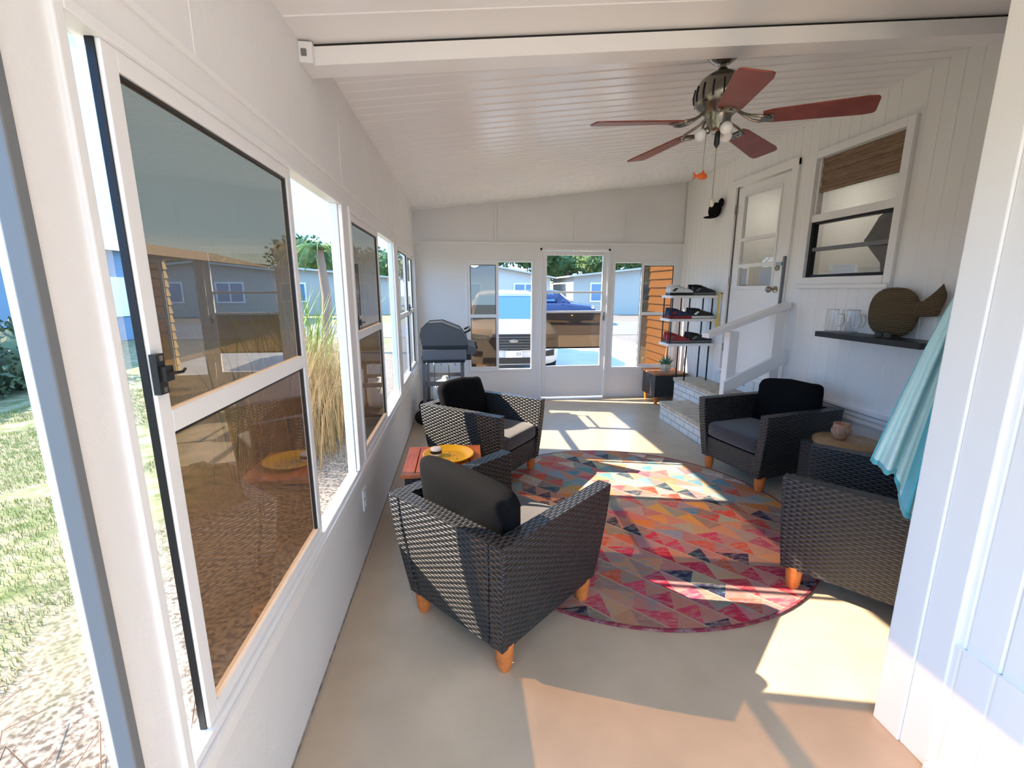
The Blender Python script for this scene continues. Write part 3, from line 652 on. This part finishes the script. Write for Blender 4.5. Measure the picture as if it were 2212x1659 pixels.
# ---------------------------------------------------------------- grill
e=empty('gas_grill'); s=MB(); GR=mat('dark_grey_cast_metal',(.07,.07,.075),.35,.5); GSH=mat('grey_side_shelf',(.12,.12,.13),.5)
gy0,gy1=5.0,5.6
lid=[(-.43,.90),(-.45,1.0),(-.43,1.08),(-.37,1.13),(-.22,1.14),(-.02,1.06),(.06,.96),(.07,.90)]
s.prism(lid,'y',gy0,gy1,GR); s.prism([(x*1.01-.0,z+.008 if z>.95 else z) for x,z in lid],'y',gy0+.03,gy0+.06,BLACKM); s.prism([(x*1.01,z+.008 if z>.95 else z) for x,z in lid],'y',gy1-.06,gy1-.03,BLACKM)
s.tube([(.03,gy0+.06,1.03),(.09,gy0+.06,1.06),(.09,gy1-.06,1.06),(.03,gy1-.06,1.03)],.012,BLACK,8)
s.prism([(-.42,.78),(-.43,.90),(.07,.90),(.05,.78)],'y',gy0+.01,gy1-.01,BLACKM)
s.prism([(.05,.80),(.07,.90),(.15,.88),(.16,.84),(.13,.80)],'y',gy0-.03,gy1+.03,GR)
for k in range(3): s.lathe([(.022,0),(.02,.025),(.001,.026)],(0,0,0),BLACK,14,T=Matrix.Translation((.15,gy0+.12+k*.18,.86))@Matrix.Rotation(80*D2R,4,'Y'))
s.obj('lid_and_firebox',e,bevel=.01)
s=MB()
for x in (-.42,-.0):
    for y in (gy0+.02,gy1-.02): s.box((x-.02,y-.02,.0),(x+.02,y+.02,.80),GSH)
for y in (gy0+.02,gy1-.02):
    for z in (.12,.45,.72): s.box((-.42,y-.01,z),(0,y+.01,z+.05),GSH)
s.box((-.42,gy0,.12),(0,gy1,.14),BLACKM); s.box((-.44,gy0-.01,.74),(.10,gy1+.01,.79),BLACKM)
s.box((-.43,gy0-.045,.74),(.05,gy0-.025,.86),GSH)
s.box((-.42,gy0-.06,.72),(.03,gy0-.045,.75),BLACKM)
for k in range(6):
    x=-.38+k*.075; s.tube([(x,gy0-.06,.73),(x,gy0-.09,.71),(x+.01,gy0-.085,.69)],.004,NICKEL,6)
s.tube([(-.30,gy0-.085,.70),(-.30,gy0-.09,.50),(-.26,gy0-.09,.42)],.006,NICKEL,6); s.tube([(-.15,gy0-.085,.70),(-.14,gy0-.09,.55)],.006,NICKEL,6)
s.obj('cart',e,bevel=.003)
s=MB(); s.lathe([(.08,.14),(.14,.17),(.15,.25),(.15,.38),(.12,.43),(.05,.46),(.03,.5)],(-.20,5.35,0),SOLE,24)
for y in (gy0+.05,gy1-.05): s.lathe([(.001,-.02),(.08,-.02),(.085,0),(.08,.02),(.001,.02)],(0,0,0),RUBBER,20,T=Matrix.Translation((-.46,y,.086))@Matrix.Rotation(90*D2R,4,'X'))
s.obj('tank_and_wheels',e)
# ---------------------------------------------------------------- outdoors
GZ=-.22
def groundm():
    m,n,b=nt('lawn_and_sand'); tc=n.nodes.new('ShaderNodeTexCoord'); 
    nz=n.nodes.new('ShaderNodeTexNoise'); nz.inputs['Scale'].default_value=7; nz.inputs['Detail'].default_value=10; n.links.new(tc.outputs['Object'],nz.inputs['Vector'])
    g=n.nodes.new('ShaderNodeValToRGB'); g.color_ramp.elements[0].position=.35; g.color_ramp.elements[0].color=(.08,.11,.03,1); g.color_ramp.elements[1].position=.62; g.color_ramp.elements[1].color=(.24,.21,.13,1)
    n.links.new(nz.outputs['Fac'],g.inputs[0])
    n2=n.nodes.new('ShaderNodeTexNoise'); n2.inputs['Scale'].default_value=40; n2.inputs['Detail'].default_value=6; n.links.new(tc.outputs['Object'],n2.inputs['Vector'])
    s2=n.nodes.new('ShaderNodeValToRGB'); s2.color_ramp.elements[0].position=.38; s2.color_ramp.elements[0].color=(.06,.045,.035,1); s2.color_ramp.elements[1].position=.58; s2.color_ramp.elements[1].color=(.23,.195,.165,1)
    n.links.new(n2.outputs['Fac'],s2.inputs[0])
    sp=n.nodes.new('ShaderNodeSeparateXYZ'); n.links.new(tc.outputs['Object'],sp.inputs[0])
    n3=n.nodes.new('ShaderNodeTexNoise'); n3.inputs['Scale'].default_value=2; n.links.new(tc.outputs['Object'],n3.inputs['Vector'])
    x=M(n,'ADD',la=sp.outputs[0],lb=M(n,'MULTIPLY',b=1.2,la=n3.outputs['Fac']))
    mr=n.nodes.new('ShaderNodeMapRange'); mr.inputs[1].default_value=-1.9; mr.inputs[2].default_value=-1.2; n.links.new(x,mr.inputs[0])
    mx=n.nodes.new('ShaderNodeMix'); mx.data_type='RGBA'; n.links.new(mr.outputs[0],mx.inputs[0]); n.links.new(g.outputs[0],mx.inputs[6]); n.links.new(s2.outputs[0],mx.inputs[7]); n.links.new(mx.outputs[2],b.inputs['Base Color']); b.inputs['Roughness'].default_value=.95
    return m
s=MB(); s.add([(-80,-40,GZ),(80,-40,GZ),(80,120,GZ),(-80,120,GZ)],[(0,1,2,3)],groundm()); s.obj('ground_lawn')
CONC=mat('driveway_concrete',(.38,.37,.35),.9,var=.08,vscale=1.5)
ROAD=mat('road_asphalt',(.16,.16,.17),.9,var=.08,vscale=1)
s=MB(); s.add([(-1.2,6.3,GZ+.01),(5.5,6.3,GZ+.01),(5.5,17,GZ+.01),(-1.2,17,GZ+.01)],[(0,1,2,3)],CONC); s.obj('driveway')
s=MB(); s.add([(-60,17,GZ+.012),(60,17,GZ+.012),(60,24,GZ+.012),(-60,24,GZ+.012)],[(0,1,2,3)],ROAD); s.obj('road')
SID=mat('tan_siding',(.55,.36,.16),.6)
s=MB()
for k in range(22):
    z=GZ+k*.125; s.prism([(3.05,z),(3.02,z),(3.05,z+.125)],'y',6.27,7.25,SID); 
    s.prism([(7.25,z),(7.28,z),(7.25,z+.125)],'x',3.05,6,SID)
s.box((3.05,6.27,GZ),(6,7.25,2.6),SID); s.obj('shed_with_lap_siding')
PANE=mat('blue_window_pane',(.10,.20,.32),.1)
def home(name,x0,x1,y,h,wall,roofc,depth=7,wins=3):
    s=MB(); s.box((x0,y,GZ),(x1,y+depth,h),wall); xm=(x0+x1)/2
    s.prism([(x0-.4,h-.05),(xm,h+.75),(x1+.4,h-.05),(x1+.4,h+.05),(xm,h+.88),(x0-.4,h+.05)],'y',y-.5,y+depth+.4,roofc)
    s.prism([(x0,h),(xm,h+.75),(x1,h)],'y',y,y+.1,wall)
    for k in range(wins):
        a=x0+(k+.35)*(x1-x0)/wins; s.box((a-.1,y-.06,.65),(a+1.6,y,1.95),TRIM); s.box((a,y-.08,.75),(a+.7,y-.05,1.85),PANE); s.box((a+.8,y-.08,.75),(a+1.5,y-.05,1.85),PANE)
    s.obj(name)
HW=mat('pale_home_siding',(.55,.52,.47),.7); HG=mat('grey_green_home',(.42,.40,.35),.7); RF=mat('light_roof',(.48,.45,.41),.7); HB=mat('light_blue_home',(.16,.25,.33),.7); HC=mat('grey_home',(.42,.38,.33),.7)
home('neighbour_house',-1.5,6.6,34,2.3,HW,RF,wins=2); home('neighbour_house',7.6,22,31,2.35,HG,RF,wins=4); home('neighbour_house',-22,-5,33,2.3,HC,RF,wins=4)
s=MB(); s.box((-18,9.5,GZ),(-11.5,30,2.75),HB); s.prism([(-18.3,2.75),(-11.2,2.75),(-14.7,3.6)],'y',9.2,30.3,RF); s.box((-11.5,16,.6),(-11.44,18,1.9),TRIM); s.obj('neighbour_house')
def leafm(name,a,b): return mat(name,a,.7,col2=b,vscale=3)
def foliage(name,blobs,n,size,mt,trunk=None,elong=1.0,seed=1):
    r=random.Random(seed); vs=[];fs=[]
    for i in range(n):
        c,rad=blobs[r.randrange(len(blobs))]
        while True:
            p=Vector((r.uniform(-1,1),r.uniform(-1,1),r.uniform(-1,1)))
            if .45<p.length<1: break
        p=Vector((p.x*rad[0]+c[0],p.y*rad[1]+c[1],p.z*rad[2]+c[2]))
        a=Vector((r.gauss(0,1),r.gauss(0,1),r.gauss(0,1))).normalized(); b=a.cross(Vector((r.gauss(0,1),r.gauss(0,1),r.gauss(0,1)))).normalized()
        q=size*r.uniform(.6,1.3); k=len(vs); vs+=[tuple(p-a*q*elong),tuple(p+b*q*.5),tuple(p+a*q*elong),tuple(p-b*q*.5)]; fs.append((k,k+1,k+2,k+3))
    s=MB(); s.add(vs,fs,mt)
    for c,rad in blobs: s.sq(c,tuple(q*.72 for q in rad),mt,1,1,14,8,jit=.2*rad[0])
    for tr in (trunk or []): s.tube(tr[0],tr[1],BARK,8)
    s.obj(name)
BARK=mat('tree_bark',(.12,.08,.06),.9)
LO=leafm('oak_leaves',(.10,.17,.05),(.04,.08,.02)); LH=leafm('hedge_leaves',(.07,.11,.05),(.02,.04,.02))
xs=list(range(-16,40,4))
blobs=[((x+random.uniform(-1,1),52+random.uniform(-2,2),4.2+random.uniform(-.5,1.4)),(3.4,2.6,2.2)) for x in xs]
foliage('oak_trees',blobs,9000,.26,LO,trunk=[([(x,52,GZ),(x,52,3.5)],[.35,.25]) for x in xs])
foliage('oak_tree',[((14.5,43,5.0),(2.8,2.4,2.1)),((16.5,43.5,5.6),(2.6,2.4,1.9)),((12.6,43,4.4),(2.0,2.0,1.5))],3500,.22,LO,trunk=[([(14.8,43,GZ),(14.6,43,2),(15,43,4.6)],[.35,.3,.15])],seed=5)
foliage('hedge',[((-8.0,y,.25),(1.0,1.0,.75)) for y in (5.6,6.6,7.6,8.6,9.4)]+[((-8.6,y,.30),(1,1,.72)) for y in (6.2,8.2)],10000,.06,LH,seed=2)
foliage('shrub',[((5.6,26,.4),(.9,.9,.75))],1500,.08,LH,seed=8)
def blades(name,n,region,h,w,mt,lean,seed,z0=GZ,curve=.3):
    r=random.Random(seed); vs=[];fs=[]
    for i in range(n):
        x,y=region(r); hh=h*r.uniform(.5,1.1); a=r.uniform(0,6.283); dx,dy=math.cos(a),math.sin(a); l=lean*r.uniform(.2,1)*hh
        k=len(vs); wx,wy=-dy*w,dx*w
        vs+=[(x-wx,y-wy,z0),(x+wx,y+wy,z0),(x+dx*l*curve+wx*.8,y+dy*l*curve+wy*.8,z0+hh*.55),(x+dx*l*curve-wx*.8,y+dy*l*curve-wy*.8,z0+hh*.55),(x+dx*l,y+dy*l,z0+hh)]
        fs+=[(k,k+1,k+2,k+3),(k+3,k+2,k+4)]
    s=MB(); s.add(vs,fs,mt); s.obj(name)
GL=mat('lawn_blades',(.15,.20,.04),.8,col2=(.28,.26,.11),vscale=3)
def lawnr(r):
    while True:
        y=r.uniform(0,8.5); x=r.uniform(-6.5,-2.0 if y<3.3 else -3.0)
        if noise.noise(Vector((x*1.3,y*1.3,0)))>-.15: return x,y
blades('lawn_grass',50000,lawnr,.04,.0022,GL,.9,1)
REED=mat('dry_reeds',(.46,.33,.17),.8,col2=(.28,.19,.09),vscale=4); GRB=mat('green_reeds',(.20,.32,.05),.7,col2=(.10,.20,.03),vscale=3)
blades('ornamental_grass',2000,lambda r:(r.gauss(-1.75,.20),r.gauss(5.2,.50)),1.3,.0035,REED,.42,3)
blades('ornamental_grass',260,lambda r:(r.gauss(-2.1,.20),r.gauss(6.0,.5)),1.75,.011,GRB,.55,4)
DRY=mat('dry_twigs',(.26,.16,.12),.9)
s=MB(); r=random.Random(5)
for k in range(170):
    x,y=r.uniform(-1.7,-.75),r.uniform(.3,1.5); a=r.uniform(0,6.28); L=r.uniform(.15,.5)
    s.tube([(x,y,GZ+.01),(x+math.cos(a)*L*.3,y+math.sin(a)*L*.5,GZ+r.uniform(.05,.25)),(x+math.cos(a)*L*.4,y+math.sin(a)*L,GZ+r.uniform(.02,.2))],.003,DRY,4)
s.obj('dry_brush')
s=MB(); PF=mat('palm_frond',(.10,.20,.05),.6)
px,py,pz=-3.75,13.2,2.6
s.tube([(px,py,GZ),(px+.1,py,1.3),(px,py,pz)],[.14,.12,.10],DRY,10)
for k in range(14):
    a=k*.449; L=1.1; pts=[]
    for i in range(9):
        t=i/8; pts.append(Vector((px+math.cos(a)*L*t,py+math.sin(a)*L*t,pz+.6*t-1.2*t*t)))
    s.tube(pts,.012,PF,4)
    for i in range(1,9):
        for sg in (-1,1):
            for q in range(4):
                p=pts[i-1].lerp(pts[i],q/4); d=Vector((-math.sin(a)*sg,math.cos(a)*sg,-.5))*.28*(1-.5*i/8)+Vector((math.cos(a),math.sin(a),0))*.12
                w=Vector((math.cos(a),math.sin(a),0))*.016; s.add([tuple(p-w),tuple(p+w),tuple(p+d)],[(0,1,2)],PF)
s.obj('palm_tree')
# cars
def car(name,loc,rot,paint,front=True,sc=1):
    e=empty(name,loc); e.rotation_euler[2]=rot; e.scale=(sc,sc,sc)
    def ring(y,zb,zt,w,e_=.35,n=24,wt=1):
        r=[]
        for i in range(n):
            t=2*math.pi*i/n; c,s_=math.cos(t),math.sin(t)
            X=math.copysign(abs(c)**e_,c)*w; Z=math.copysign(abs(s_)**e_,s_)
            X*= (1-(1-wt)*max(0,Z)); r.append((X,y,(zb+zt)/2+Z*(zt-zb)/2))
        return r
    s=MB(); s.loft([ring(0,.35,.72,.72),ring(.05,.25,.86,.86),(ring(.25,.22,.97,.93)),ring(1.0,.22,1.06,.95),ring(1.35,.22,1.10,.95),ring(3.6,.22,1.12,.95),ring(4.3,.25,1.1,.93),ring(4.6,.35,1.0,.86)],paint)
    s.loft([ring(1.75,1.0,1.62,.80,.4,wt=.86),ring(2.1,1.0,1.69,.82,.4,wt=.82),ring(3.5,1.0,1.69,.82,.4,wt=.82),ring(4.2,1.0,1.55,.80,.4,wt=.84)],paint)
    s.obj('body',e)
    CG=mat('windshield_blue',(.04,.13,.24),.08); s=MB()
    s.add([(-.80,1.15,1.07),(.80,1.15,1.07),(.64,1.80,1.60),(-.64,1.80,1.60)],[(0,1,2,3)],CG)
    for sg in (-1,1):
        s.add([(sg*.80,1.15,1.07),(sg*.64,1.80,1.60),(sg*.815,1.80,1.07)],[(0,1,2)],paint)
        s.add([(sg*.835,1.9,1.14),(sg*.835,4.0,1.14),(sg*.74,3.8,1.56),(sg*.74,2.0,1.56)],[(0,1,2,3)],CG)
    for sg in (-1,1): s.sq((sg*1.02,1.5,1.14),(.10,.06,.07),BLACK if name!='car' else paint,.6,.6,14,8)
    s.obj('glazing_and_mirrors',e)
    s=MB()
    s.prism([(-.40,.86),(.40,.86),(.48,.72),(.36,.55),(-.36,.55),(-.48,.72)],'y',-.03,.06,BLACK)
    for k in range(5): s.box((-.42+.02*abs(k-2),-.045,.58+k*.055),(.42-.02*abs(k-2),-.028,.588+k*.055),ALU)
    s.sq((0,-.05,.73),(.09,.012,.035),NICKEL,1,1,16,8)
    HL=mat('headlight_lens',(.55,.6,.65),.1)
    for sg in (-1,1):
        s.prism([(sg*.50,.84),(sg*.84,.88),(sg*.86,.80),(sg*.54,.75)],'y',-.0,.15,HL); s.prism([(sg*.60,.52),(sg*.80,.56),(sg*.80,.44),(sg*.62,.42)],'y',-.01,.1,BLACK)
    s.box((-.6,-.02,.28),(.6,.1,.40),BLACK)
    s.box((-.16,-.06,.41),(.16,-.04,.54),WS); s.obj('front_fascia',e,bevel=.006)
    s=MB()
    for sg in (-1,1):
        for y in (.9,3.7): s.lathe([(.2,-.11),(.33,-.11),(.35,-.06),(.35,.06),(.33,.11),(.2,.12)],(0,0,0),RUBBER,28,T=Matrix.Translation((sg*.84,y,.35))@Matrix.Rotation(90*D2R,4,'Y')); s.lathe([(.001,-.1),(.22,-.1),(.22,.1),(.001,.1)],(0,0,0),NICKEL,20,T=Matrix.Translation((sg*.85,y,.35))@Matrix.Rotation(90*D2R,4,'Y'))
    s.obj('wheels',e)
    if front:
        t=bpy.data.curves.new('plate_text','FONT'); t.body='03'; t.size=.09; t.align_x='RIGHT'; t.align_y='CENTER'; t.extrude=.001; t.materials.append(NAVY)
        o=bpy.data.objects.new('plate_characters',t); scene.collection.objects.link(o); o.parent=e; o.location=(.14,-.062,.475); o.rotation_euler=(90*D2R,0,0)
    return e
CW=mat('white_car_paint',(.56,.57,.58),.2); CB=mat('dark_blue_car_paint',(.015,.03,.10),.2)
car('suv',(1.0,8.8,GZ+.01),-.03,CW)
car('car',(6.6,22.5,GZ+.012),75*D2R,CB,False)
s=MB(); s.tube([(7.3,16.6,GZ),(7.3,16.6,3.2)],.06,ALUW,10); s.obj('utility_pole')
# ---------------------------------------------------------------- light
al=-13*D2R; el=36.5*D2R
d=Vector((math.cos(al)*math.cos(el),math.sin(al)*math.cos(el),-math.sin(el)))
sl=bpy.data.lights.new('sun','SUN'); sl.energy=10; sl.angle=.55*D2R; sl.color=(1,.93,.84)
so=bpy.data.objects.new('sun',sl); so.rotation_euler=d.to_track_quat('-Z','Y').to_euler(); scene.collection.objects.link(so)
w=bpy.data.worlds.new('sky'); scene.world=w; w.use_nodes=True; n=w.node_tree; bg=n.nodes['Background']
tc=n.nodes.new('ShaderNodeTexCoord'); sp=n.nodes.new('ShaderNodeSeparateXYZ'); n.links.new(tc.outputs['Generated'],sp.inputs[0])
cr=n.nodes.new('ShaderNodeValToRGB'); e0=cr.color_ramp.elements; e0[0].position=0; e0[0].color=(.38,.66,1,1); e0[1].position=.7; e0[1].color=(.16,.35,.68,1); k=e0.new(.10); k.color=(.11,.35,.86,1)
n.links.new(sp.outputs[2],cr.inputs[0]); n.links.new(cr.outputs[0],bg.inputs[0]); bg.inputs[1].default_value=3.7
s=MB(); zc=cn(.4)
s.lathe([(.16,0),(.16,-.02),(.15,-.025)],(.4,-.9,zc-.005),NICKEL,32); s.sq((.4,-.9,zc-.03),(.14,.14,.05),BULB,1,1,28,12); s.obj('room_fill_fixture')  # added fixture behind the camera, body for the room fill
al_=bpy.data.lights.new('room_fill_light','POINT'); al_.energy=10; al_.color=(1,.96,.92); al_.shadow_soft_size=.14  # added fill light, lifts the interior from the camera side
ao=bpy.data.objects.new('room_fill_light',al_); ao.location=(.4,-.9,zc-.24); scene.collection.objects.link(ao)
vs_=scene.view_settings
vs_.view_transform='Standard'; vs_.exposure=0.88
try:
    vs_.use_white_balance=True; vs_.white_balance_temperature=8000; vs_.white_balance_tint=10
except Exception as ex: print(ex)
# ---------------------------------------------------------------- camera
cd=bpy.data.cameras.new('camera'); cd.sensor_width=36; cd.lens=36*986/2212; cd.clip_start=.02; cd.clip_end=300
co=bpy.data.objects.new('camera',cd); co.location=(0,0,1.5); co.rotation_euler=((90-11.717)*D2R,0,-6.29*D2R); scene.collection.objects.link(co); scene.camera=co
